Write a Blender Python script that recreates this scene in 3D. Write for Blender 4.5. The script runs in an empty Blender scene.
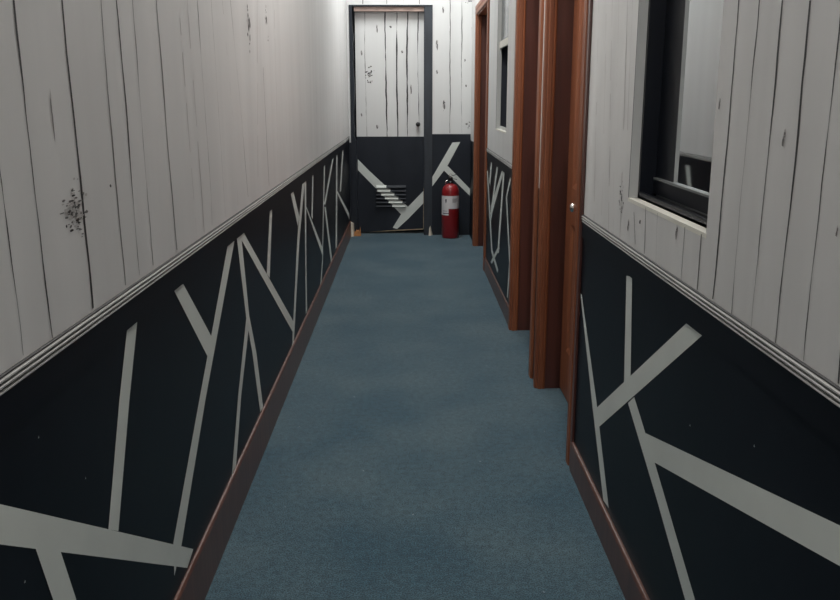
import bpy, bmesh, math, random
from mathutils import Vector

S = bpy.context.scene
COL = S.collection
R = math.radians
random.seed(7)

# ---------------------------------------------------------------- camera
cam = bpy.data.cameras.new('camera')
cam.sensor_width = 36.0
cam.lens = 870.0 / 840.0 * 36.0
cam.clip_start = 0.02
cam_o = bpy.data.objects.new('camera', cam)
COL.objects.link(cam_o)
cam_o.location = (0, 0, 1.21)
cam_o.rotation_euler = (R(90 - 13.1965), 0, R(-0.7694))
S.camera = cam_o

# ---------------------------------------------------------------- world, lights, exposure
w = bpy.data.worlds.new('world')
S.world = w
w.use_nodes = True
w.node_tree.nodes['Background'].inputs[0].default_value = (0.02, 0.022, 0.025, 1)
w.node_tree.nodes['Background'].inputs[1].default_value = 0.3

def ceiling_light(loc, power, size, size_y, col):
    l = bpy.data.lights.new('ceiling_light', 'AREA')
    l.shape = 'RECTANGLE'
    l.size = size
    l.size_y = size_y
    l.energy = power
    l.color = col
    o = bpy.data.objects.new('ceiling_light', l)
    o.location = loc
    COL.objects.link(o)

ceiling_light((0.05, 6.75, 2.84), 26, 0.3, 0.9, (0.97, 1.0, 1.0))
ceiling_light((0, 3.4, 2.84), 26, 0.35, 1.2, (1.0, 0.98, 0.95))
ceiling_light((0, -1.4, 2.84), 44, 0.35, 1.2, (1.0, 0.97, 0.94))

S.view_settings.view_transform = 'Standard'
S.view_settings.look = 'None'
S.view_settings.gamma = 1
S.view_settings.use_curve_mapping = False
S.view_settings.exposure = 0.22

# ---------------------------------------------------------------- data: painted marks, metres on each wall
STRIPES_LEFT = [[(0.927,0.766),(1.014,0.71),(1.888,0.16),(1.827,0.146),(1.002,0.661),(0.915,0.716)],[(1.094,0.605),(1.171,0.557),(1.219,0.425),(1.14,0.476)],[(1.544,0.799),(1.604,0.796),(1.523,0.665),(1.411,0.461),(1.365,0.489),(1.471,0.684)],[(2.454,0.797),(2.552,0.794),(2.256,0.581),(2.089,0.462),(1.791,0.222),(1.722,0.188),(1.732,0.262),(2.029,0.484),(2.188,0.6)],[(1.864,0.799),(1.949,0.792),(2.197,0.597),(2.141,0.56)],[(2.588,0.796),(2.658,0.791),(2.728,0.519),(2.823,0.37),(2.909,0.138),(2.847,0.146),(2.751,0.391),(2.676,0.526)],[(2.686,0.536),(2.736,0.51),(2.539,0.317),(2.404,0.13),(2.347,0.14),(2.494,0.333)],[(2.619,0.8),(2.701,0.795),(2.762,0.761),(3.787,0.218),(3.728,0.192)],[(3.229,0.803),(3.287,0.8),(3.163,0.554),(3.1,0.582)],[(3.809,0.802),(3.909,0.796),(4.093,0.654),(4.023,0.622)],[(4.258,0.812),(4.362,0.808),(4.069,0.548),(3.745,0.122),(3.685,0.131),(3.985,0.562)],[(4.341,0.81),(4.414,0.808),(4.314,0.392),(4.285,0.145),(4.224,0.149),(4.289,0.513)],[(4.329,0.682),(4.378,0.671),(5.182,0.312),(5.135,0.278)],[(4.704,0.803),(4.76,0.803),(4.662,0.566),(4.597,0.586)],[(5.365,0.806),(5.444,0.806),(5.296,0.546),(5.138,0.241),(5.033,0.129),(4.952,0.14),(5.09,0.25)],[(6.021,0.818),(6.137,0.817),(5.389,0.553),(5.302,0.569)],[(5.322,0.548),(5.412,0.537),(5.798,0.116),(5.688,0.117)],[(6.307,0.806),(6.407,0.807),(6.182,0.153),(6.06,0.16)],[(6.916,0.821),(7.046,0.822),(6.661,0.504),(6.543,0.509)],[(6.252,0.54),(6.342,0.538),(7.529,0.222),(7.553,0.166)]]
STRIPES_RIGHT = [[(2.682,0.602),(2.659,0.601),(2.388,0.35),(2.175,0.115),(2.241,0.106),(2.447,0.329)],[(2.123,0.773),(2.068,0.781),(2.026,0.521),(2.086,0.488)],[(1.643,0.776),(1.55,0.777),(2.34,0.285),(2.374,0.332)],[(2.039,0.467),(1.986,0.502),(1.873,0.454),(1.788,0.419),(1.454,0.264),(1.506,0.23),(1.754,0.346)],[(1.875,0.454),(1.0,0.681),(0.87,0.716),(0.857,0.663),(0.988,0.631),(1.788,0.419)]]
STRIPES_FAR = [[(5.764,0.798),(5.688,0.8),(5.795,0.628),(5.879,0.646)],[(6.058,0.705),(5.982,0.711),(5.555,0.239),(5.172,0.183),(5.227,0.153),(5.633,0.212)],[(5.371,0.805),(5.299,0.807),(5.666,0.445),(5.751,0.447)],[(5.063,0.799),(4.958,0.808),(5.566,0.497),(5.713,0.399),(5.72,0.504)],[(5.023,0.791),(4.94,0.798),(5.158,0.29),(5.251,0.273)],[(4.659,0.795),(4.608,0.794),(4.791,0.668),(4.56,0.342),(4.641,0.131),(4.689,0.126),(4.615,0.332),(4.85,0.661)],[(5.223,0.315),(5.108,0.329),(5.577,0.142),(5.675,0.137)]]
STRIPES_END = [[(0.386,0.814),(0.455,0.819),(0.344,0.611),(0.212,0.433),(0.212,0.515)],[(0.3,0.586),(0.348,0.611),(0.56,0.396),(0.561,0.334)]]
STRIPES_DOOR = [[(-0.446,0.664),(-0.349,0.565),(-0.003,0.241),(-0.066,0.174),(-0.447,0.57)],[(-0.066,0.174),(-0.003,0.241),(0.141,0.389),(0.141,0.279),(-0.003,0.131),(-0.103,0.04),(-0.141,0.053)]]
SEAMS_LEFT = [([(1.125,1.324),(1.115,1.128),(1.118,1.081),(1.121,0.873)],2),([(1.203,1.332),(1.21,1.07),(1.216,0.87)],2),([(1.37,1.349),(1.379,1.05),(1.386,0.873)],2),([(1.544,1.367),(1.547,1.031),(1.557,0.875)],1),([(1.624,1.375),(1.636,1.02),(1.643,0.876)],2),([(1.719,1.385),(1.726,1.01),(1.731,0.878)],1),([(1.88,1.401),(1.903,0.989),(1.915,0.877)],1),([(2.06,1.42),(2.088,0.968),(2.096,0.877)],0),([(2.144,1.428),(2.179,0.957),(2.18,0.876)],0),([(2.245,1.438),(2.278,0.946),(2.273,0.881)],1),([(2.404,1.455),(2.438,0.927),(2.439,0.879)],1),([(2.661,1.481),(2.761,1.138),(2.804,0.894)],1),([(2.546,1.469),(2.62,1.141),(2.633,0.886)],0),([(3.136,1.529),(2.999,0.906)],0),([(3.207,1.31),(3.236,0.886)],1),([(3.776,1.194),(3.73,0.896)],0),([(3.534,1.57),(3.467,0.894)],0),([(4.273,1.376),(4.186,0.89)],0),([(5.032,1.292),(4.98,0.891)],0),([(6.86,1.695),(7.07,0.907)],1),([(5.964,1.694),(5.897,0.885)],0)]
SEAMS_RIGHT = [([(1.5,1.364),(1.502,1.058),(1.511,0.856)],2),([(1.41,1.355),(1.416,1.067),(1.417,0.852)],2),([(1.322,1.346),(1.323,1.076),(1.327,0.853)],2),([(1.23,1.336),(1.232,1.086),(1.235,0.853)],2),([(1.142,1.327),(1.139,1.095),(1.141,0.854)],2),([(1.049,1.318),(1.051,1.104),(1.045,0.855)],2),([(2.087,0.937),(2.061,0.863)],1),([(1.984,0.962),(1.973,0.855)],1),([(1.889,0.961),(1.877,0.854)],1),([(1.695,0.959),(1.697,0.852)],1),([(1.596,0.96),(1.598,0.853)],1),([(2.503,1.466),(2.437,0.965),(2.435,0.841)],0),([(2.429,1.459),(2.358,0.973),(2.336,0.845)],0),([(2.355,1.451),(2.306,0.978),(2.283,0.848)],0),([(2.258,1.441),(2.219,0.987),(2.21,0.846)],0),([(2.601,1.476),(2.53,0.838)],0),([(2.208,1.436),(2.189,1.128)],0)]
SEAMS_END = [([(0.356,2.061),(0.365,0.896)],1),([(0.455,2.062),(0.468,0.896)],1),([(-0.376,2.06),(-0.377,1.965)],1),([(-0.176,2.061),(-0.177,1.965)],1),([(-0.032,2.061),(-0.032,1.965)],1),([(0.1,2.061),(0.1,1.965)],1),([(0.543,2.062),(0.559,0.896)],0)]
SEAMS_DOOR = [([(-0.368,1.908),(-0.369,1.429),(-0.361,0.858)],1),([(-0.193,1.909),(-0.19,1.429),(-0.186,0.858)],2),([(-0.093,1.909),(-0.098,1.513),(-0.091,0.858)],2),([(-0.001,1.909),(-0.01,1.429),(-0.005,0.858)],2),([(0.089,1.909),(0.084,1.43),(0.094,0.988)],2)]
KNOTS_LEFT = [((1.339,1.037,0.049,0.045),110),((2.947,1.424,0.033,0.082),20),((3.328,1.48,0.029,0.086),14),((1.515,1.059,0.007,0.004),1),((1.292,1.179,0.004,0.042),3)]
KNOTS_RIGHT = [((2.213,0.959,0.025,0.042),22),((2.132,0.897,0.011,0.017),4),((1.743,0.939,0.01,0.017),4),((1.273,1.149,0.007,0.015),6),((1.551,1.196,0.006,0.013),5),((1.088,1.042,0.004,0.008),4),((2.028,0.921,0.009,0.007),2)]
KNOTS_END = [((0.249,1.41,0.012,0.02),3),((0.248,1.633,0.013,0.049),4),((0.311,1.134,0.013,0.051),5),((0.298,1.917,0.01,0.032),3),((0.489,1.51,0.008,0.013),2),((0.5,1.294,0.01,0.013),2),((0.53,0.956,0.028,0.034),14),((0.517,1.99,0.033,0.024),14)]
KNOTS_DOOR = [((-0.329,1.387,0.043,0.075),26),((-0.051,1.58,0.014,0.015),4),((-0.264,1.769,0.01,0.041),3),((-0.273,0.945,0.012,0.022),4),((-0.4,1.571,0.01,0.025),3),((-0.408,1.048,0.01,0.017),3),((-0.144,1.786,0.01,0.012),2),((0.026,1.261,0.009,0.051),3)]
CHIPS_LEFT = [(1.139,0.749),(1.288,0.619),(1.053,0.578)]
CHIPS_RIGHT = [(1.275,0.673),(1.577,0.589)]

WL, WR, WE = -0.515, 0.545, 7.71      # wall faces
Y0, ZC = -2.4, 2.90                    # back of the corridor, ceiling
RAIL = 0.85

# ---------------------------------------------------------------- materials
def new_mat(name):
    m = bpy.data.materials.new(name)
    m.use_nodes = True
    nt = m.node_tree
    return m, nt, nt.nodes['Principled BSDF']

def mat(name, col, rough=0.5, metal=0.0, noise=0.0, scale=(8, 8, 8), bump=0.0, coat=0.0, spec=0.5):
    m, nt, b = new_mat(name)
    b.inputs['Base Color'].default_value = (*col, 1)
    b.inputs['Roughness'].default_value = rough
    b.inputs['Metallic'].default_value = metal
    b.inputs['Coat Weight'].default_value = coat
    b.inputs['Specular IOR Level'].default_value = spec
    if noise or bump:
        tc = nt.nodes.new('ShaderNodeTexCoord')
        mp = nt.nodes.new('ShaderNodeMapping')
        mp.inputs['Scale'].default_value = scale
        nz = nt.nodes.new('ShaderNodeTexNoise')
        nz.inputs['Scale'].default_value = 1.0
        nz.inputs['Detail'].default_value = 5
        nt.links.new(tc.outputs['Object'], mp.inputs[0])
        nt.links.new(mp.outputs[0], nz.inputs['Vector'])
        if noise:
            cr = nt.nodes.new('ShaderNodeValToRGB')
            cr.color_ramp.elements[0].position = 0.3
            cr.color_ramp.elements[1].position = 0.7
            cr.color_ramp.elements[0].color = (*[c * (1 - noise) for c in col], 1)
            cr.color_ramp.elements[1].color = (*[min(1, c * (1 + noise)) for c in col], 1)
            nt.links.new(nz.outputs['Fac'], cr.inputs[0])
            nt.links.new(cr.outputs[0], b.inputs['Base Color'])
        if bump:
            bp = nt.nodes.new('ShaderNodeBump')
            bp.inputs['Strength'].default_value = bump
            bp.inputs['Distance'].default_value = 0.004
            nt.links.new(nz.outputs['Fac'], bp.inputs['Height'])
            nt.links.new(bp.outputs[0], b.inputs['Normal'])
    return m

def wood(name, dark, light, rough=0.32, coat=0.3):
    m, nt, b = new_mat(name)
    tc = nt.nodes.new('ShaderNodeTexCoord')
    mp = nt.nodes.new('ShaderNodeMapping')
    mp.inputs['Scale'].default_value = (38, 38, 1.6)
    nz = nt.nodes.new('ShaderNodeTexNoise')
    nz.inputs['Scale'].default_value = 1.0
    nz.inputs['Detail'].default_value = 6
    nz.inputs['Distortion'].default_value = 0.6
    cr = nt.nodes.new('ShaderNodeValToRGB')
    cr.color_ramp.elements[0].position = 0.32
    cr.color_ramp.elements[1].position = 0.68
    cr.color_ramp.elements[0].color = (*dark, 1)
    cr.color_ramp.elements[1].color = (*light, 1)
    nt.links.new(tc.outputs['Object'], mp.inputs[0])
    nt.links.new(mp.outputs[0], nz.inputs['Vector'])
    nt.links.new(nz.outputs['Fac'], cr.inputs[0])
    nt.links.new(cr.outputs[0], b.inputs['Base Color'])
    b.inputs['Roughness'].default_value = rough
    b.inputs['Coat Weight'].default_value = coat
    b.inputs['Coat Roughness'].default_value = 0.25
    return m

def carpet_mat():
    m, nt, b = new_mat('blue_carpet')
    N, L = nt.nodes, nt.links
    tc = N.new('ShaderNodeTexCoord')
    def noise(scale, detail, vec=None):
        n = N.new('ShaderNodeTexNoise')
        n.inputs['Scale'].default_value = scale
        n.inputs['Detail'].default_value = detail
        L.new(tc.outputs['Object'], n.inputs['Vector'])
        return n
    def ramp(src, p0, c0, p1, c1):
        r = N.new('ShaderNodeValToRGB')
        r.color_ramp.elements[0].position = p0
        r.color_ramp.elements[1].position = p1
        r.color_ramp.elements[0].color = (*c0, 1)
        r.color_ramp.elements[1].color = (*c1, 1)
        L.new(src, r.inputs[0])
        return r
    fibre = noise(260, 4)
    tuft = noise(48, 6)
    worn = noise(2.6, 7)
    c1 = ramp(worn.outputs['Fac'], 0.36, (0.032, 0.082, 0.112), 0.70, (0.070, 0.122, 0.144))
    c2 = ramp(tuft.outputs['Fac'], 0.34, (0.74, 0.76, 0.78), 0.66, (1.16, 1.16, 1.16))
    c3 = ramp(fibre.outputs['Fac'], 0.38, (0.40, 0.40, 0.43), 0.62, (1.5, 1.5, 1.5))
    def mul(a, bb):
        x = N.new('ShaderNodeMix')
        x.data_type = 'RGBA'
        x.blend_type = 'MULTIPLY'
        x.inputs[0].default_value = 1.0
        L.new(a, x.inputs[6])
        L.new(bb, x.inputs[7])
        return x.outputs[2]
    col = mul(mul(c1.outputs[0], c2.outputs[0]), c3.outputs[0])
    # stray pale lint
    sp = noise(55, 2)
    sm = ramp(sp.outputs['Fac'], 0.755, (0, 0, 0), 0.775, (1, 1, 1))
    mx = N.new('ShaderNodeMix')
    mx.data_type = 'RGBA'
    L.new(sm.outputs[0], mx.inputs[0])
    L.new(col, mx.inputs[6])
    mx.inputs[7].default_value = (0.28, 0.33, 0.36, 1)
    L.new(mx.outputs[2], b.inputs['Base Color'])
    b.inputs['Roughness'].default_value = 0.95
    b.inputs['Specular IOR Level'].default_value = 0.1
    b.inputs['Sheen Weight'].default_value = 0.25
    bp = N.new('ShaderNodeBump')
    bp.inputs['Strength'].default_value = 0.6
    bp.inputs['Distance'].default_value = 0.004
    L.new(fibre.outputs['Fac'], bp.inputs['Height'])
    L.new(bp.outputs[0], b.inputs['Normal'])
    return m

M_WHITE = mat('white_painted_boards', (0.65, 0.645, 0.635), 0.55, noise=0.05, scale=(9, 9, 0.7), bump=0.05)
M_DARK = mat('blue_black_paint', (0.0065, 0.0078, 0.0118), 0.38, noise=0.25, scale=(5, 5, 2), bump=0.04, spec=0.12)
M_STRIPE = mat('pale_grey_stripe_paint', (0.66, 0.69, 0.65), 0.6, noise=0.04, scale=(6, 6, 6))
M_S0 = mat('faint_seam_paint', (0.46, 0.44, 0.43), 0.6)
M_S1 = mat('grey_seam_paint', (0.15, 0.145, 0.14), 0.6)
M_S2 = mat('black_seam_paint', (0.028, 0.027, 0.028), 0.6)
M_BLACK = mat('black_trim_paint', (0.010, 0.011, 0.015), 0.5, spec=0.2)
M_RAIL = mat('grey_moulding', (0.40, 0.40, 0.385), 0.45, noise=0.12, scale=(4, 4, 30))
M_GROOVE = mat('dark_groove_paint', (0.035, 0.035, 0.037), 0.6)
M_SILL = mat('cream_sill_paint', (0.78, 0.76, 0.68), 0.5, noise=0.05, scale=(12, 12, 12))
M_JAMBW = mat('grey_window_jamb_paint', (0.52, 0.53, 0.52), 0.55, noise=0.06, scale=(10, 10, 2))
M_WOOD = wood('red_brown_varnished_wood', (0.185, 0.055, 0.022), (0.285, 0.096, 0.040), 0.46, 0.05)
M_WOOD2 = wood('dark_red_wood', (0.060, 0.020, 0.015), (0.100, 0.034, 0.025))  # deeper red tone for the door stops and the near backband
M_BASEB = wood('mahogany_skirting', (0.075, 0.029, 0.020), (0.130, 0.054, 0.037), 0.38, 0.2)
M_BARE = mat('bare_wood', (0.36, 0.28, 0.18), 0.7, noise=0.2, scale=(30, 30, 30))
M_PINKW = mat('weathered_pink_brown_wood', (0.40, 0.29, 0.25), 0.7, noise=0.25, scale=(12, 40, 40))
M_CARPET = carpet_mat()
M_CEIL = mat('white_ceiling_paint', (0.7, 0.7, 0.68), 0.8)
M_ALU = mat('black_window_aluminium', (0.007, 0.009, 0.014), 0.35, spec=0.2)
M_ALUG = mat('grey_sash_edge', (0.26, 0.28, 0.28), 0.4, metal=0.4)
M_ROOM = mat('dark_room_paint', (0.03, 0.035, 0.05), 0.8)
M_RED = mat('red_enamel', (0.27, 0.013, 0.016), 0.36, coat=0.3)
M_LABEL = mat('white_paper_label', (0.72, 0.70, 0.70), 0.5)
M_INK = mat('dark_label_ink', (0.06, 0.05, 0.06), 0.6)
M_BLKP = mat('black_plastic', (0.012, 0.012, 0.013), 0.4)
M_STEEL = mat('bright_steel', (0.80, 0.78, 0.74), 0.22, metal=1.0)
M_ORANGE = mat('raw_orange_wood', (0.46, 0.20, 0.07), 0.7, noise=0.3, scale=(40, 40, 40))
M_CREAM = mat('cream_corner_paint', (0.62, 0.56, 0.46), 0.6, noise=0.15, scale=(30, 30, 30))

M_DARK_END = mat('blue_black_paint_lit', (0.019, 0.023, 0.031), 0.45, noise=0.2, scale=(6, 6, 3), spec=0.25)  # lighter copy of the blue-black paint; the end's stronger light put into its colour

def mirror_glass():
    m, nt, b = new_mat('reflective_window_glass')
    b.inputs['Base Color'].default_value = (0.80, 0.83, 0.84, 1)
    b.inputs['Metallic'].default_value = 1.0
    b.inputs['Roughness'].default_value = 0.03
    return m
M_GLASS = mirror_glass()
M_GLASS2 = mat('dim_window_glass', (0.06, 0.075, 0.085), 0.12, spec=0.4)

# ---------------------------------------------------------------- mesh helpers
class MB:
    """Collects polygons with material indices; builds one mesh object."""
    def __init__(s):
        s.v, s.f, s.mi, s.mats, s.smooth = [], [], [], [], []
    def mat(s, m):
        if m not in s.mats:
            s.mats.append(m)
        return s.mats.index(m)
    def face(s, pts, m, smooth=False):
        i = len(s.v)
        s.v += [tuple(p) for p in pts]
        s.f.append(tuple(range(i, i + len(pts))))
        s.mi.append(s.mat(m))
        s.smooth.append(smooth)
    def mesh(s, verts, faces, m, smooth=False):
        i = len(s.v)
        s.v += [tuple(p) for p in verts]
        for f in faces:
            s.f.append(tuple(i + k for k in f))
            s.mi.append(s.mat(m))
            s.smooth.append(smooth)
    def box(s, a, b, m):
        (x0, y0, z0), (x1, y1, z1) = [tuple(min(p, q) for p, q in zip(a, b)), tuple(max(p, q) for p, q in zip(a, b))]
        v = [(x0, y0, z0), (x1, y0, z0), (x1, y1, z0), (x0, y1, z0), (x0, y0, z1), (x1, y0, z1), (x1, y1, z1), (x0, y1, z1)]
        s.mesh(v, [(0, 3, 2, 1), (4, 5, 6, 7), (0, 1, 5, 4), (1, 2, 6, 5), (2, 3, 7, 6), (3, 0, 4, 7)], m)
    def prism(s, prof, p0, p1, m, smooth=False):
        """prof: list of offsets (Vector) swept from p0 to p1, capped."""
        n = len(prof)
        p0, p1 = Vector(p0), Vector(p1)
        v = [p0 + Vector(q) for q in prof] + [p1 + Vector(q) for q in prof]
        f = [(i, (i + 1) % n, n + (i + 1) % n, n + i) for i in range(n)]
        f += [tuple(range(n))[::-1], tuple(range(n, 2 * n))]
        s.mesh(v, f, m, smooth)
    def lathe(s, prof, c, m, n=40):
        v, f = [], []
        for r, z in prof:
            for k in range(n):
                a = 2 * math.pi * k / n
                v.append((c[0] + r * math.cos(a), c[1] + r * math.sin(a), c[2] + z))
        for j in range(len(prof) - 1):
            for k in range(n):
                f.append((j * n + k, j * n + (k + 1) % n, (j + 1) * n + (k + 1) % n, (j + 1) * n + k))
        f.append(tuple(range(n))[::-1])
        f.append(tuple(range((len(prof) - 1) * n, len(prof) * n)))
        s.mesh(v, f, m, True)
    def tube(s, pts, r, m, n=12):
        pts = [Vector(p) for p in pts]
        v, f = [], []
        for i, p in enumerate(pts):
            t = (pts[min(i + 1, len(pts) - 1)] - pts[max(i - 1, 0)]).normalized()
            a = t.orthogonal().normalized() if i == 0 else (a - t * a.dot(t)).normalized()
            b = t.cross(a)
            for k in range(n):
                q = 2 * math.pi * k / n
                v.append(p + a * r * math.cos(q) + b * r * math.sin(q))
        for j in range(len(pts) - 1):
            for k in range(n):
                f.append((j * n + k, j * n + (k + 1) % n, (j + 1) * n + (k + 1) % n, (j + 1) * n + k))
        f.append(tuple(range(n))[::-1])
        f.append(tuple(range((len(pts) - 1) * n, len(pts) * n)))
        s.mesh(v, f, m, True)
    def build(s, name, parent=None, bevel=0.0, recalc=False):
        off = Vector(parent['_org']) if parent is not None else Vector((0, 0, 0))
        me = bpy.data.meshes.new(name)
        me.from_pydata([tuple(Vector(p) - off) for p in s.v], [], s.f)
        for m in s.mats:
            me.materials.append(m)
        for p, i, sm in zip(me.polygons, s.mi, s.smooth):
            p.material_index = i
            p.use_smooth = sm
        me.update()
        if recalc:
            bm = bmesh.new()
            bm.from_mesh(me)
            bmesh.ops.recalc_face_normals(bm, faces=bm.faces)
            bm.to_mesh(me)
            bm.free()
        o = bpy.data.objects.new(name, me)
        COL.objects.link(o)
        if any(s.smooth) and not all(s.smooth):
            pass
        if bevel:
            bv = o.modifiers.new('bevel', 'BEVEL')
            bv.width = bevel
            bv.segments = 3
            bv.limit_method = 'ANGLE'
            bv.angle_limit = R(40)
        if parent is not None:
            o.parent = parent
            g = list(parent['_org'])
            o['_org'] = g
        return o

def struct(o, label=None, cat=None):
    o['kind'] = 'structure'
    if label:
        o['label'] = label
        o['category'] = cat
    return o

def empty(name, loc):
    o = bpy.data.objects.new(name, None)
    o.empty_display_size = 0.1
    o.location = loc
    o['_org'] = list(loc)
    COL.objects.link(o)
    return o

def thing(o, label, cat, group=None):
    o['label'] = label
    o['category'] = cat
    if group:
        o['group'] = group
    return o

# ---- painted marks laid on a wall: P(u, v, off) maps wall coordinates to space, sgn flips the winding
class Painter:
    def __init__(s, mb, P, sgn):
        s.mb, s.P, s.sgn, s.n = mb, P, sgn, 0
    def poly(s, pts, m, off=None):
        area = sum(pts[i][0] * pts[(i + 1) % len(pts)][1] - pts[(i + 1) % len(pts)][0] * pts[i][1] for i in range(len(pts)))
        if area * s.sgn < 0:
            pts = pts[::-1]
        s.n += 1
        o = (0.0007 + 0.00002 * (s.n % 40)) if off is None else off
        s.mb.face([s.P(u, v, o) for u, v in pts], m)
    def seam(s, pts, strength, wide=1.0):
        m = (M_S0, M_S1, M_S2)[strength]
        base = (0.0040, 0.0044, 0.0054)[strength] * wide
        # resample
        segs, out = [], []
        for a, b in zip(pts[:-1], pts[1:]):
            d = math.hypot(b[0] - a[0], b[1] - a[1])
            k = max(2, int(d / 0.035))
            for i in range(k):
                t = i / k
                out.append((a[0] + (b[0] - a[0]) * t, a[1] + (b[1] - a[1]) * t))
        out.append(pts[-1])
        wob, wid, run = 0.0, 1.0, []
        prev = None
        for i, (u, v) in enumerate(out):
            wob = wob * 0.85 + random.uniform(-0.0020, 0.0020)
            wid = min(1.8, max(0.22, wid + random.uniform(-0.5, 0.5)))
            h = base * wid * 0.5
            cur = ((u + wob - h, v), (u + wob + h, v))
            if prev and not (strength == 0 and random.random() < 0.3):
                s.poly([prev[0], prev[1], cur[1], cur[0]], m, 0.0006)
            prev = cur
    def knot(s, k, n):
        (cu, cv, ru, rv) = k
        for i in range(n):
            if i == 0:
                du = dv = 0.0
                a, b = ru * 0.26, rv * 0.17
            else:
                q = random.uniform(0, 6.283)
                t = random.random() ** 0.6
                du, dv = ru * t * math.cos(q), rv * t * math.sin(q)
                a, b = ru * random.uniform(0.08, 0.30), rv * random.uniform(0.03, 0.13)
            if 3 <= n < 9 and i < 3 or rv > 5 * ru and i < 3:
                du = ru * (0, 0.25, -0.2)[i]
                dv = rv * (0.1, -0.25, 0.4)[i]
                a, b = ru * (0.8, 0.55, 0.4)[i], rv * (0.85, 0.5, 0.35)[i]
            if n < 3:
                a, b = ru * 0.6, rv * 0.7
            m = M_S2 if i % 3 == 0 else (M_S1 if i % 3 == 1 else M_S0)
            if (3 <= n < 9 or rv > 5 * ru) and i < 3:
                m = (M_S0, M_S1, M_S2)[i] if rv > 0.05 else (M_S0, M_S1, M_S1)[i]
            if n > 60 and i:
                du, dv = random.gauss(0.1, 0.42) * ru, random.gauss(0.02, 0.42) * rv
                a, b = ru * random.uniform(0.05, 0.17), rv * random.uniform(0.015, 0.055)
                m = M_S0 if i % 5 < 2 else (M_S1 if i % 5 < 4 else M_S2)
                if i < 9: a, b, m, du, dv = a * 2.6, b * 2.6, M_S0, du * 0.7, dv * 0.7
            ns = 9
            pts = []
            for j in range(ns):
                q = 6.283 * j / ns
                jr = random.uniform(0.7, 1.25)
                pts.append((cu + du + a * jr * math.cos(q), cv + dv + b * jr * math.sin(q)))
            s.poly(pts, m, 0.0008 + 0.00001 * i)

# ---- a wall slab with rectangular openings, split into painted bands
def wall(mb, us, vs, P, thick, holes, matfn, reveal=M_WHITE):
    def solid(i, j):
        if i < 0 or j < 0 or i >= len(us) - 1 or j >= len(vs) - 1:
            return False
        u, v = (us[i] + us[i + 1]) / 2, (vs[j] + vs[j + 1]) / 2
        return not any(a < u < b and c < v < d for a, b, c, d in holes)
    for i in range(len(us) - 1):
        for j in range(len(vs) - 1):
            if not solid(i, j):
                continue
            a, b, c, d = us[i], us[i + 1], vs[j], vs[j + 1]
            mb.face([P(a, c, 0), P(b, c, 0), P(b, d, 0), P(a, d, 0)], matfn((a + b) / 2, (c + d) / 2))
            mb.face([P(a, c, -thick), P(b, c, -thick), P(b, d, -thick), P(a, d, -thick)], M_ROOM)
            if not solid(i - 1, j): mb.face([P(a, c, 0), P(a, d, 0), P(a, d, -thick), P(a, c, -thick)], reveal)
            if not solid(i + 1, j): mb.face([P(b, c, 0), P(b, d, 0), P(b, d, -thick), P(b, c, -thick)], reveal)
            if not solid(i, j - 1): mb.face([P(a, c, 0), P(b, c, 0), P(b, c, -thick), P(a, c, -thick)], reveal)
            if not solid(i, j + 1): mb.face([P(a, d, 0), P(b, d, 0), P(b, d, -thick), P(a, d, -thick)], reveal)

PL = lambda u, v, o: (WL + o, u, v)
PR = lambda u, v, o: (WR - o, u, v)
PE = lambda u, v, o: (u, WE - o, v)

# ---------------------------------------------------------------- room shell
mb = MB()
mb.box((-0.75, Y0 - 0.1, -0.06), (0.75, 8.4, 0.0), M_CARPET)
struct(mb.build('floor'))
mb = MB()
mb.box((-0.75, Y0 - 0.1, ZC), (0.75, 8.4, ZC + 0.06), M_CEIL)
struct(mb.build('ceiling'))

band = lambda zc: (lambda u, v: M_DARK if v < zc else M_WHITE)
mb = MB()
wall(mb, [Y0, WE], [0, RAIL, ZC], PL, 0.12, [], band(RAIL))
pt = Painter(mb, PL, 1)
for p in STRIPES_LEFT: pt.poly(p, M_STRIPE)
for p, s in SEAMS_LEFT: pt.seam(p, s, 0.8)
for k, n in KNOTS_LEFT: pt.knot(k, n)
for u, v in CHIPS_LEFT: pt.poly([(u - .002, v - .001), (u + .002, v - .002), (u + .0015, v + .002)], M_STRIPE)
struct(mb.build('wall_left'))

# door openings on the right wall (y0, y1, top), windows (y0, y1, z0, z1)
DOORS = [(2.76, 3.51, 1.85), (3.70, 4.45, 1.85), (6.13, 7.11, 1.83)]
W1 = (1.57, 2.15, 0.956, 1.85)
W2 = (4.92, 5.50, 1.005, 1.90)
holes = [(a, b, -1, t) for a, b, t in DOORS] + [W1, W2]
us = sorted({Y0, WE, *[h[0] for h in holes], *[h[1] for h in holes]})
vs = sorted({0, 0.836, ZC, 1.83, 1.85, W1[2], W2[2], W1[3], W2[3]})
mb = MB()
wall(mb, us, vs, PR, 0.15, holes, band(0.836), M_ROOM)
pt = Painter(mb, PR, -1)
for p in STRIPES_RIGHT + STRIPES_FAR: pt.poly(p, M_STRIPE)
for p, s in SEAMS_RIGHT: pt.seam(p, s, 0.66)
for k, n in KNOTS_RIGHT: pt.knot(k, n)
for u, v in CHIPS_RIGHT: pt.poly([(u - .0025, v - .001), (u + .0025, v - .002), (u + .0015, v + .003)], M_STRIPE)
struct(mb.build('wall_right'))

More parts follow.
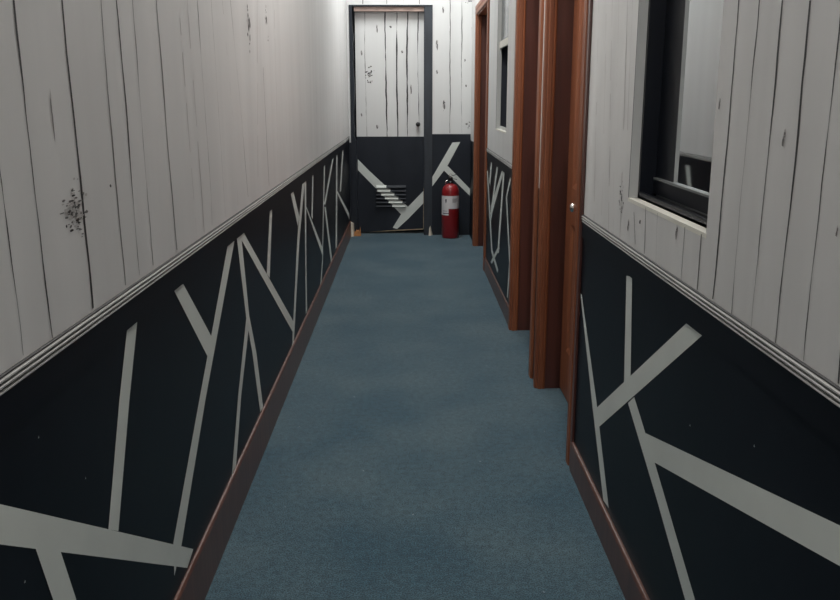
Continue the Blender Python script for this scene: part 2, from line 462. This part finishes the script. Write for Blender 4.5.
# end wall with the opening of the end door
EX0, EX1, EZ = -0.475, 0.150, 1.945
mb = MB()
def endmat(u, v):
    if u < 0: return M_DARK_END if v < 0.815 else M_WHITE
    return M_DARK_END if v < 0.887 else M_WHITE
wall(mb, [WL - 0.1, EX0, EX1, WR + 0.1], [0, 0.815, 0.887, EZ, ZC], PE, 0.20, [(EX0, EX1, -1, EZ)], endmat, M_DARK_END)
pt = Painter(mb, PE, 1)
for p in STRIPES_END: pt.poly(p, M_STRIPE)
for p, s in SEAMS_END: pt.seam(p, s, 1.1)
for k, n in KNOTS_END: pt.knot(k, n)
struct(mb.build('wall_end'))
mb = MB()
mb.box((-0.75, Y0 - 0.1, 0), (0.75, Y0, ZC), M_WHITE)
struct(mb.build('wall_back'))

# dark rooms behind the two windows
def dark_room(name, y0, y1):
    mb = MB()
    x0, x1, z0, z1 = WR + 0.15, WR + 1.6, 0.3, 2.3
    mb.box((x1, y0, z0), (x1 + 0.03, y1, z1), M_ROOM)
    mb.box((x0, y0 - 0.03, z0), (x1, y0, z1), M_ROOM)
    mb.box((x0, y1, z0), (x1, y1 + 0.03, z1), M_ROOM)
    mb.box((x0, y0, z0 - 0.03), (x1, y1, z0), M_ROOM)
    mb.box((x0, y0, z1), (x1, y1, z1 + 0.03), M_ROOM)
    struct(mb.build(name))
dark_room('wall_room', 1.0, 2.74)
dark_room('wall_store', 4.5, 6.05)

# ---------------------------------------------------------------- chair rails: three beads with dark grooves
def chair_rail(name, X, sg, y0, y1, ztop, sl=0.0):
    mb = MB()
    z = 0.0
    for dark, hh, pr in ((1, 0.0036, 0.004), (0, 0.0042, 0.007), (1, 0.0034, 0.003), (0, 0.0040, 0.007), (1, 0.0040, 0.003), (0, 0.0036, 0.006)):
        p = [(0, 0, z), (sg * (pr - 0.0012), 0, z), (sg * pr, 0, z - 0.0010), (sg * pr, 0, z - hh + 0.0008), (sg * (pr - 0.001), 0, z - hh), (0, 0, z - hh)]
        mb.prism(p, (X, y0, ztop), (X, y1, ztop), M_GROOVE if dark else M_RAIL)
        z -= hh
    # flat black painted frieze board under the beads
    mb.box((X, y0, ztop - 0.072), (X + sg * 0.004, y1, ztop + z), M_DARK)
    o = mb.build(name, recalc=True)
    return struct(o)
chair_rail('trim_1', WL, 1, Y0, WE, 0.868)
chair_rail('trim_2', WR, -1, Y0, 2.684, 0.852)
chair_rail('trim_3', WR, -1, 4.53, 6.05, 0.862)

# ---------------------------------------------------------------- skirtings
def skirting(name, X, sg, y0, y1, h, th):
    mb = MB()
    prof = [(0, 0, 0), (sg * th, 0, 0), (sg * th, 0, h - 0.012)]
    for t in range(1, 6):
        a = math.pi / 2 * t / 5
        prof.append((sg * (th - 0.007 + 0.007 * math.cos(a)), 0, h - 0.012 + 0.012 * math.sin(a)))
    prof.append((0, 0, h))
    mb.prism(prof, (X, y0, 0), (X, y1, 0), M_BASEB)
    return struct(mb.build(name, recalc=True))
skirting('baseboard_left', WL, 1, Y0, 7.62, 0.140, 0.010)
skirting('baseboard_right', WR, -1, Y0, 2.684, 0.098, 0.012)
skirting('baseboard_right_far', WR, -1, 4.535, 6.05, 0.10, 0.008)

# ---------------------------------------------------------------- recessed wooden doors on the right wall
def casing_prof(wd, th, sgn):
    """section in (x into corridor negative, y across), rounded on both edges with one groove"""
    pts = [(0, 0)]
    r = 0.007
    for t in range(6):
        a = math.pi / 2 * t / 5
        pts.append((-(th - r + r * math.sin(a)), r - r * math.cos(a)))
    pts += [(-th, wd * 0.40), (-th + 0.004, wd * 0.43), (-th + 0.004, wd * 0.49), (-th, wd * 0.52)]
    for t in range(6):
        a = math.pi / 2 * t / 5
        pts.append((-(th - r + r * math.cos(a)), wd - r + r * math.sin(a)))
    pts.append((0, wd))
    return [(x, sgn * y, 0) for x, y in pts]

def recessed_door(name, y0, y1, top, wn, wf, leaf_x, label, knob_y=None):
    root = empty(name, (WR, (y0 + y1) / 2, 0))
    struct(root, label, 'door')
    th = 0.012
    for yy, sg, wd in ((y0, -1, wn), (y1, 1, wf)):
        m = MB()
        m.prism(casing_prof(wd, th, sg), (WR, yy, 0.0), (WR, yy, top + 0.0), M_WOOD)
        m.build('casing', root, recalc=True)
    m = MB()
    m.prism([(x, 0, y) for x, y, _ in casing_prof(0.07, th, 1)], (WR, y0 - wn, top), (WR, y1 + wf, top), M_WOOD)
    m.build('head_casing', root, recalc=True)
    if name == 'door_1':
        m = MB()
        m.box((WR, y0 - wn - 0.032, 0), (WR - 0.008, y0 - wn, top + 0.10), M_WOOD2)
        m.build('backband', root, bevel=0.002)
    # lining of the opening: an outer moulded strip, then the darker red stop behind it
    for yy, sg in ((y0, 1), (y1, -1)):
        m = MB()
        m.prism([(0.0005, 0, 0), (0.0005, sg * 0.006, 0), (0.004, sg * 0.010, 0), (0.016, sg * 0.010, 0), (0.018, sg * 0.006, 0),
                 (0.022, sg * 0.006, 0), (0.025, sg * 0.010, 0), (0.030, sg * 0.008, 0), (0.032, sg * 0.002, 0), (0.032, 0, 0)],
                (WR, yy, 0), (WR, yy, top), M_WOOD)
        m.build('jamb', root, recalc=True)
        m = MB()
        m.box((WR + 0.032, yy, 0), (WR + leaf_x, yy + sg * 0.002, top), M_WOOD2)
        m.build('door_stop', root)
    m = MB()
    m.box((WR + 0.0005, y0, top - 0.008), (WR + leaf_x, y1, top), M_WOOD)
    m.build('head_jamb', root)
    # leaf: slab with two sunk panels
    m = MB()
    X = WR + leaf_x
    us = [y0, y0 + 0.11, y1 - 0.11, y1]
    zs = [0.008, 0.20, 0.72, 0.86, top - 0.14, top - 0.008]
    P = lambda u, v, o: (X - o, u, v)
    for i in range(3):
        for j in range(5):
            a, b, c, d = us[i], us[i + 1], zs[j], zs[j + 1]
            if i == 1 and j in (1, 3):
                e = 0.02
                q = [(a, c), (b, c), (b, d), (a, d)]
                n = [(a + e, c + e), (b - e, c + e), (b - e, d - e), (a + e, d - e)]
                for k in range(4):
                    m.face([P(*q[k], 0), P(*q[(k + 1) % 4], 0), P(*n[(k + 1) % 4], -0.008), P(*n[k], -0.008)], M_WOOD)
                m.face([P(*t, -0.008) for t in n], M_WOOD)
            else:
                m.face([P(a, c, 0), P(b, c, 0), P(b, d, 0), P(a, d, 0)], M_WOOD)
    q = [P(y0, zs[0], 0), P(y1, zs[0], 0), P(y1, zs[-1], 0), P(y0, zs[-1], 0)]
    qb = [(p[0] + 0.035, p[1], p[2]) for p in q]
    m.face(qb, M_WOOD)
    for k in range(4):
        m.face([q[k], q[(k + 1) % 4], qb[(k + 1) % 4], qb[k]], M_WOOD)
    leaf = m.build('door_leaf', root, recalc=True)
    if knob_y:
        ky, kz = knob_y
        m = MB()
        n = 20
        prof = [(0.021, 0), (0.022, 0.004), (0.010, 0.007), (0.007, 0.022), (0.012, 0.027), (0.017, 0.034), (0.017, 0.042), (0.010, 0.048), (0.001, 0.049)]
        v, f = [], []
        for r, d in prof:
            for k in range(n):
                a = 2 * math.pi * k / n
                v.append((X - d, ky + r * math.cos(a), kz + r * math.sin(a)))
        for j in range(len(prof) - 1):
            for k in range(n):
                f.append((j * n + k, j * n + (k + 1) % n, (j + 1) * n + (k + 1) % n, (j + 1) * n + k))
        f.append(tuple(range((len(prof) - 1) * n, len(prof) * n)))
        m.mesh(v, f, M_STEEL, True)
        k = m.build('door_knob', root, recalc=True)
        k['label'] = 'small bright metal door knob'
    return root

recessed_door('door_1', *DOORS[0], 0.045, 0.038, 0.095, 'nearest red-brown wooden door in its deep frame, beside the large near window', (3.17, 0.812))
recessed_door('door_2', *DOORS[1], 0.06, 0.06, 0.100, 'middle red-brown wooden door frame, between the nearest door and the far window')
recessed_door('door_3', *DOORS[2], 0.075, 0.085, 0.080, 'farthest red-brown wooden door frame, next to the fire extinguisher')

# ---------------------------------------------------------------- near window
def window_near():
    y0, y1, z0, z1 = W1
    root = empty('window_1', (WR, (y0 + y1) / 2, z0))
    struct(root, 'black-framed window with half open sash and cream sill on near right wall', 'window')
    m = MB()
    m.box((WR - 0.0005, y0, z0), (WR + 0.045, y1, z0 + 0.009), M_SILL)
    m.build('sill', root)
    for a, b in ((y0, y0 + 0.004), (y1 - 0.004, y1)):
        m = MB()
        m.box((WR + 0.001, a, z0 + 0.009), (WR + 0.022, b, z1), M_JAMBW)
        m.build('jamb', root)
    m = MB()
    fx0, fx1, f = WR + 0.022, WR + 0.12, 0.018
    zb = z0 + 0.009
    m.box((fx0, y0, zb), (fx1, y1, zb + 0.006), M_ALU)
    m.box((fx0, y0, zb), (fx0 + 0.008, y1, zb + 0.016), M_ALU)
    m.box((fx0 + 0.042, y0, zb), (fx0 + 0.047, y1, zb + 0.014), M_ALUG)
    m.box((fx0, y0, z1 - f), (fx1, y1, z1), M_ALU)
    m.box((fx0, y0, zb), (fx1, y0 + f, z1), M_ALU)
    m.box((fx0, y1 - f, zb), (fx1, y1, z1), M_ALU)
    m.build('window_frame', root)
    gx = WR + 0.064
    m = MB()
    m.box((gx - 0.010, y0 + f, zb + 0.014), (gx + 0.018, 2.13, zb + 0.052), M_ALU)
    m.box((gx - 0.004, 1.985, zb + 0.052), (gx + 0.018, 2.13, z1 - f), M_ALU)
    m.box((gx - 0.013, y0 + f, zb + 0.048), (gx - 0.004, 2.12, zb + 0.053), M_ALUG)
    s = m.build('sash', root)
    m = MB()
    m.box((gx - 0.004, y0 + f, zb + 0.053), (gx, 1.985, z1 - f), M_GLASS)
    g = m.build('glass_pane', s)
    g['label'] = 'mirror-like pane reflecting the opposite wall'
window_near()

def window_far():
    y0, y1, z0, z1 = W2
    root = empty('window_2', (WR, (y0 + y1) / 2, z0))
    struct(root, 'narrow-looking far window with white bar across, between two wooden door frames', 'window')
    m = MB()
    m.box((WR - 0.001, y0, z0 - 0.0), (WR + 0.03, y1, z0 + 0.008), M_SILL)
    m.build('sill', root)
    for a, b in ((y0, y0 + 0.004), (y1 - 0.004, y1)):
        m = MB()
        m.box((WR + 0.001, a, z0 + 0.008), (WR + 0.022, b, z1), M_JAMBW)
        m.build('jamb', root)
    m = MB()
    fx0, fx1, f = WR + 0.018, WR + 0.026, 0.02
    m.box((fx0, y0, z0 + 0.008), (fx1, y0 + f, z1), M_JAMBW)
    m.box((fx0, y1 - f, z0 + 0.008), (fx1, y1, z1), M_JAMBW)
    m.box((fx0, y0, z1 - f), (fx1, y1, z1), M_JAMBW)
    m.box((fx0, y0 + f, z0 + 0.008), (fx1, y1 - f, z0 + 0.026), M_JAMBW)
    m.build('window_frame', root)
    m = MB()
    m.box((WR + 0.012, y0 + 0.004, 1.49), (fx1, y1 - 0.004, 1.53), M_SILL)
    m.build('meeting_rail', root)
    m = MB()
    m.box((fx0 + 0.003, y0 + f, 1.53), (fx0 + 0.006, y1 - f, z1 - f), M_GLASS2)
    m.build('glass_pane', root)
window_far()

# ---------------------------------------------------------------- end door
DYF = 7.80
def end_door():
    root = empty('door_4', ((EX0 + EX1) / 2, WE, 0))
    struct(root, 'end door painted white boards above and black with grey stripes below', 'door')
    # black painted frame: uneven left edge, square head, wide right stile
    m = MB()
    zs = [0, 0.15, 0.4, 0.6, 0.82] + [0.82 + i * 0.055 for i in range(1, 21)] + [EZ + 0.012]
    x0, d0, d1 = EX0 - 0.022, WE - 0.008, WE + 0.085
    prev = None
    for z in zs:
        wv = 0.046 if z < 0.83 else 0.030 + random.uniform(-0.006, 0.006)
        cur = [(x0, d0, z), (x0 + wv, d0, z), (x0 + wv, d1, z), (x0, d1, z)]
        if prev:
            for k in range(4):
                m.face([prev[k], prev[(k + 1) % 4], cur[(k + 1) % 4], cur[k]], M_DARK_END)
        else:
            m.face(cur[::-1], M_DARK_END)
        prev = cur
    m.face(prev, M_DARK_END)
    m.build('frame_stile', root, recalc=True)
    m = MB()
    m.box((0.142, WE - 0.010, 0), (0.210, WE - 0.0002, EZ + 0.012), mat('blue_grey_frame_paint', (0.028, 0.034, 0.043), 0.45, noise=0.2, scale=(30, 30, 4)))
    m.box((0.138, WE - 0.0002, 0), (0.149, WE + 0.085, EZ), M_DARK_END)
    m.build('frame_stile', root)
    m = MB()
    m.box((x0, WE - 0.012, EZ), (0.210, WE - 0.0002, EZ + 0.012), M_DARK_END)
    m.build('frame_head', root)
    m = MB()
    m.box((EX0 + 0.02, WE + 0.012, EZ - 0.036), (0.14, WE + 0.085, EZ - 0.0005), M_PINKW)
    m.build('head_lining', root)
    # leaf
    lx0, lx1 = EX0 + 0.022, 0.139
    m = MB()
    zt, zp = EZ - 0.03, 0.862
    PD = lambda u, v, o: (u, DYF - o, v)
    zl, zr = 0.010, 0.036
    m.face([PD(lx0, zp, 0), PD(lx1, zp, 0), PD(lx1, zt, 0), PD(lx0, zt, 0)], M_WHITE)
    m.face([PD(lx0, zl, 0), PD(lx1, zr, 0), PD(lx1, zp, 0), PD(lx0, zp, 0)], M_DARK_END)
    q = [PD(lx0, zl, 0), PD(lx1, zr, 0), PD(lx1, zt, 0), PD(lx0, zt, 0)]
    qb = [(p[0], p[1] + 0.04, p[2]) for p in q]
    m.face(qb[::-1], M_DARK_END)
    for k in range(4):
        m.face([q[(k + 1) % 4], q[k], qb[k], qb[(k + 1) % 4]], M_BARE)
    pt = Painter(m, PD, 1)
    for p in STRIPES_DOOR: pt.poly(p, M_STRIPE)
    for p, s in SEAMS_DOOR: pt.seam(p, s, 1.5)
    for k, n in KNOTS_DOOR: pt.knot(k, n)
    # worn edges showing bare wood
    pt.poly([(lx0 + 0.09, zl + 0.003), (lx1, zr), (lx1, zr + 0.009), (lx0 + 0.3, zl + 0.020)], M_BARE, 0.0018)
    pt.poly([(lx1 - 0.006, zr), (lx1, zr), (lx1, 0.42), (lx1 - 0.004, 0.40)], M_BARE, 0.0018)
    leaf = m.build('door_leaf', root)
    # louvred vent: five slats, the painted stripe runs across them
    m = MB()
    a, b = STRIPES_DOOR[0][0], STRIPES_DOOR[0][2]
    c, d = STRIPES_DOOR[0][4], STRIPES_DOOR[0][3]
    def cut(p, q, z):
        t = (z - p[1]) / (q[1] - p[1])
        return p[0] + (q[0] - p[0]) * t
    vx0, vx1 = -0.288, -0.021
    for k in range(6):
        z = 0.425 - 0.034 * k
        s0, s1 = cut(c, d, z), cut(a, b, z)
        s0, s1 = max(vx0 + 0.002, min(s0, s1)), min(vx1 - 0.002, max(s0, s1))
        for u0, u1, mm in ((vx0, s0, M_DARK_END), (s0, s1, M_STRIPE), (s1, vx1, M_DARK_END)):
            sec = [(0, 0.010), (-0.020, -0.009), (-0.020, -0.013), (-0.016, -0.013), (0, 0.004)]
            n = len(sec)
            v = [(u0, DYF - 0.002 + y, z + zz) for y, zz in sec] + [(u1, DYF - 0.002 + y, z + zz) for y, zz in sec]
            f = [(i, (i + 1) % n, n + (i + 1) % n, n + i) for i in range(n)] + [tuple(range(n)), tuple(range(n, 2 * n))]
            m.mesh(v, f, mm)
    m.build('vent_louvre', leaf, recalc=True)
    m = MB()
    n = 20
    kx, kz = 0.087, 0.968
    prof = [(0.020, 0), (0.020, 0.004), (0.008, 0.007), (0.008, 0.018), (0.017, 0.024), (0.020, 0.034), (0.016, 0.042), (0.002, 0.045)]
    v, f = [], []
    for r, dd in prof:
        for k in range(n):
            t = 2 * math.pi * k / n
            v.append((kx + r * math.cos(t), DYF - dd, kz + r * math.sin(t)))
    for j in range(len(prof) - 1):
        for k in range(n):
            f.append((j * n + k, j * n + (k + 1) % n, (j + 1) * n + (k + 1) % n, (j + 1) * n + k))
    f.append(tuple(range((len(prof) - 1) * n, len(prof) * n)))
    m.mesh(v, f, M_BLKP, True)
    k = m.build('door_knob', leaf, recalc=True)
    k['label'] = 'small dark round door knob'
end_door()

# cream corner piece where the left skirting stops, and bare end of the right skirting
m = MB()
m.mesh([(WL, 7.60, 0), (WL + 0.030, 7.62, 0), (WL + 0.036, 7.70, 0), (WL, 7.70, 0),
        (WL, 7.62, 0.125), (WL + 0.020, 7.64, 0.120), (WL + 0.030, 7.70, 0.110), (WL, 7.70, 0.125)],
       [(0, 3, 2, 1), (4, 5, 6, 7), (0, 1, 5, 4), (1, 2, 6, 5), (2, 3, 7, 6), (3, 0, 4, 7)], M_CREAM)
struct(m.build('trim_4', recalc=True))
m = MB()
m.mesh([(0.178, 7.66, 0), (0.200, 7.66, 0), (0.215, 7.70, 0), (0.180, 7.70, 0),
        (0.184, 7.68, 0.045), (0.192, 7.68, 0.07), (0.196, 7.70, 0.085), (0.184, 7.70, 0.06)],
       [(0, 3, 2, 1), (4, 5, 6, 7), (0, 1, 5, 4), (1, 2, 6, 5), (2, 3, 7, 6), (3, 0, 4, 7)], M_CREAM)
struct(m.build('trim_5', recalc=True))

# ---------------------------------------------------------------- fire extinguisher
def extinguisher(x, y):
    root = empty('fire_extinguisher', (x, y, 0))
    thing(root, 'red fire extinguisher with white label standing on carpet beside the end door', 'fire extinguisher')
    c = (x, y, 0)
    r = 0.075
    m = MB()
    prof = [(0.060, 0.001), (0.066, 0.002), (0.070, 0.012), (0.071, 0.022), (r, 0.030), (r, 0.395)]
    for t in range(1, 10):
        a = math.pi / 2 * t / 9
        prof.append((0.022 + (r - 0.022) * math.cos(a), 0.395 + 0.075 * math.sin(a)))
    prof += [(0.021, 0.478)]
    m.lathe(prof, c, M_RED)
    m.build('cylinder', root)
    # wrapped paper label with a lower tongue at the left
    m = MB()
    def patch(a0, a1, z0, z1, rr, mm):
        n = 14
        v = []
        for i in range(n + 1):
            a = R(a0 + (a1 - a0) * i / n)
            v += [(x + rr * math.sin(a), y - rr * math.cos(a), z0), (x + rr * math.sin(a), y - rr * math.cos(a), z1)]
        m.mesh(v, [(2 * i, 2 * i + 2, 2 * i + 3, 2 * i + 1) for i in range(n)], mm, True)
    patch(-88, 78, 0.262, 0.372, r + 0.0012, M_LABEL)
    patch(-88, -14, 0.205, 0.262, r + 0.0012, M_LABEL)
    for a0, a1, z0, z1 in ((-38, -28, 0.322, 0.345), (-36, -30, 0.312, 0.320), (-60, -14, 0.218, 0.224), (10, 50, 0.345, 0.348),
                           (10, 46, 0.336, 0.339), (10, 50, 0.327, 0.330), (10, 40, 0.318, 0.321), (-60, -25, 0.240, 0.243)):
        patch(a0, a1, z0, z1, r + 0.0018, M_INK)
    m.build('label', root)
    m = MB()
    m.lathe([(0.023, 0.476), (0.023, 0.488), (0.016, 0.490), (0.016, 0.505), (0.019, 0.507), (0.019, 0.525), (0.010, 0.530)], c, M_BLKP, 24)
    m.build('valve', root)
    m = MB()
    m.tube([(x - 0.018, y, 0.500), (x - 0.040, y - 0.004, 0.492), (x - 0.046, y - 0.006, 0.470)], 0.006, M_STEEL)
    m.build('nozzle', root)
    m = MB()
    m.prism([(0, -0.010, 0), (0, 0.010, 0), (0, 0.010, 0.004), (0, -0.010, 0.004)], (x - 0.015, y, 0.518), (x + 0.055, y, 0.506), M_BLKP)
    m.build('carry_handle', root, recalc=True)
    m = MB()
    m.prism([(0, -0.009, 0), (0, 0.009, 0), (0, 0.009, 0.004), (0, -0.009, 0.004)], (x - 0.018, y, 0.530), (x + 0.050, y, 0.548), M_BLKP)
    m.build('squeeze_lever', root, recalc=True)
    m = MB()
    m.tube([(x + 0.012 * math.cos(t * 0.524), y - 0.022, 0.545 + 0.012 * math.sin(t * 0.524)) for t in range(13)], 0.002, M_STEEL, 8)
    m.tube([(x, y - 0.022, 0.533), (x, y + 0.012, 0.528)], 0.002, M_STEEL, 8)
    m.build('safety_pin', root)
extinguisher(0.366, 7.555)

# ---------------------------------------------------------------- splintered wood scrap in the corner
m = MB()
rng = random.Random(3)
bx, by = -0.452, 7.66
ring = [(-0.030, -0.020), (0.022, -0.026), (0.034, 0.012), (0.010, 0.030), (-0.026, 0.022)]
v = [(bx + a, by + b, 0.001) for a, b in ring] + [(bx + a * 0.75 + rng.uniform(-.004, .004), by + b * 0.7, 0.042 + rng.uniform(-0.008, 0.012)) for a, b in ring]
n = len(ring)
m.mesh(v, [(i, (i + 1) % n, n + (i + 1) % n, n + i) for i in range(n)] + [tuple(range(n))[::-1], tuple(range(n, 2 * n))], M_ORANGE)
for a, b, hh in ((0.022, 0.004, 0.085), (-0.008, -0.010, 0.066), (0.006, 0.012, 0.060)):
    m.mesh([(bx + a - 0.007, by + b - 0.005, 0.030), (bx + a + 0.007, by + b - 0.005, 0.030), (bx + a, by + b + 0.006, 0.030), (bx + a + 0.004, by + b, hh)],
           [(0, 1, 3), (1, 2, 3), (2, 0, 3), (0, 2, 1)], M_ORANGE)
o = m.build('wood_scrap', recalc=True)
thing(o, 'small splintered orange-brown wood scrap on carpet in the far left corner', 'wood scrap')
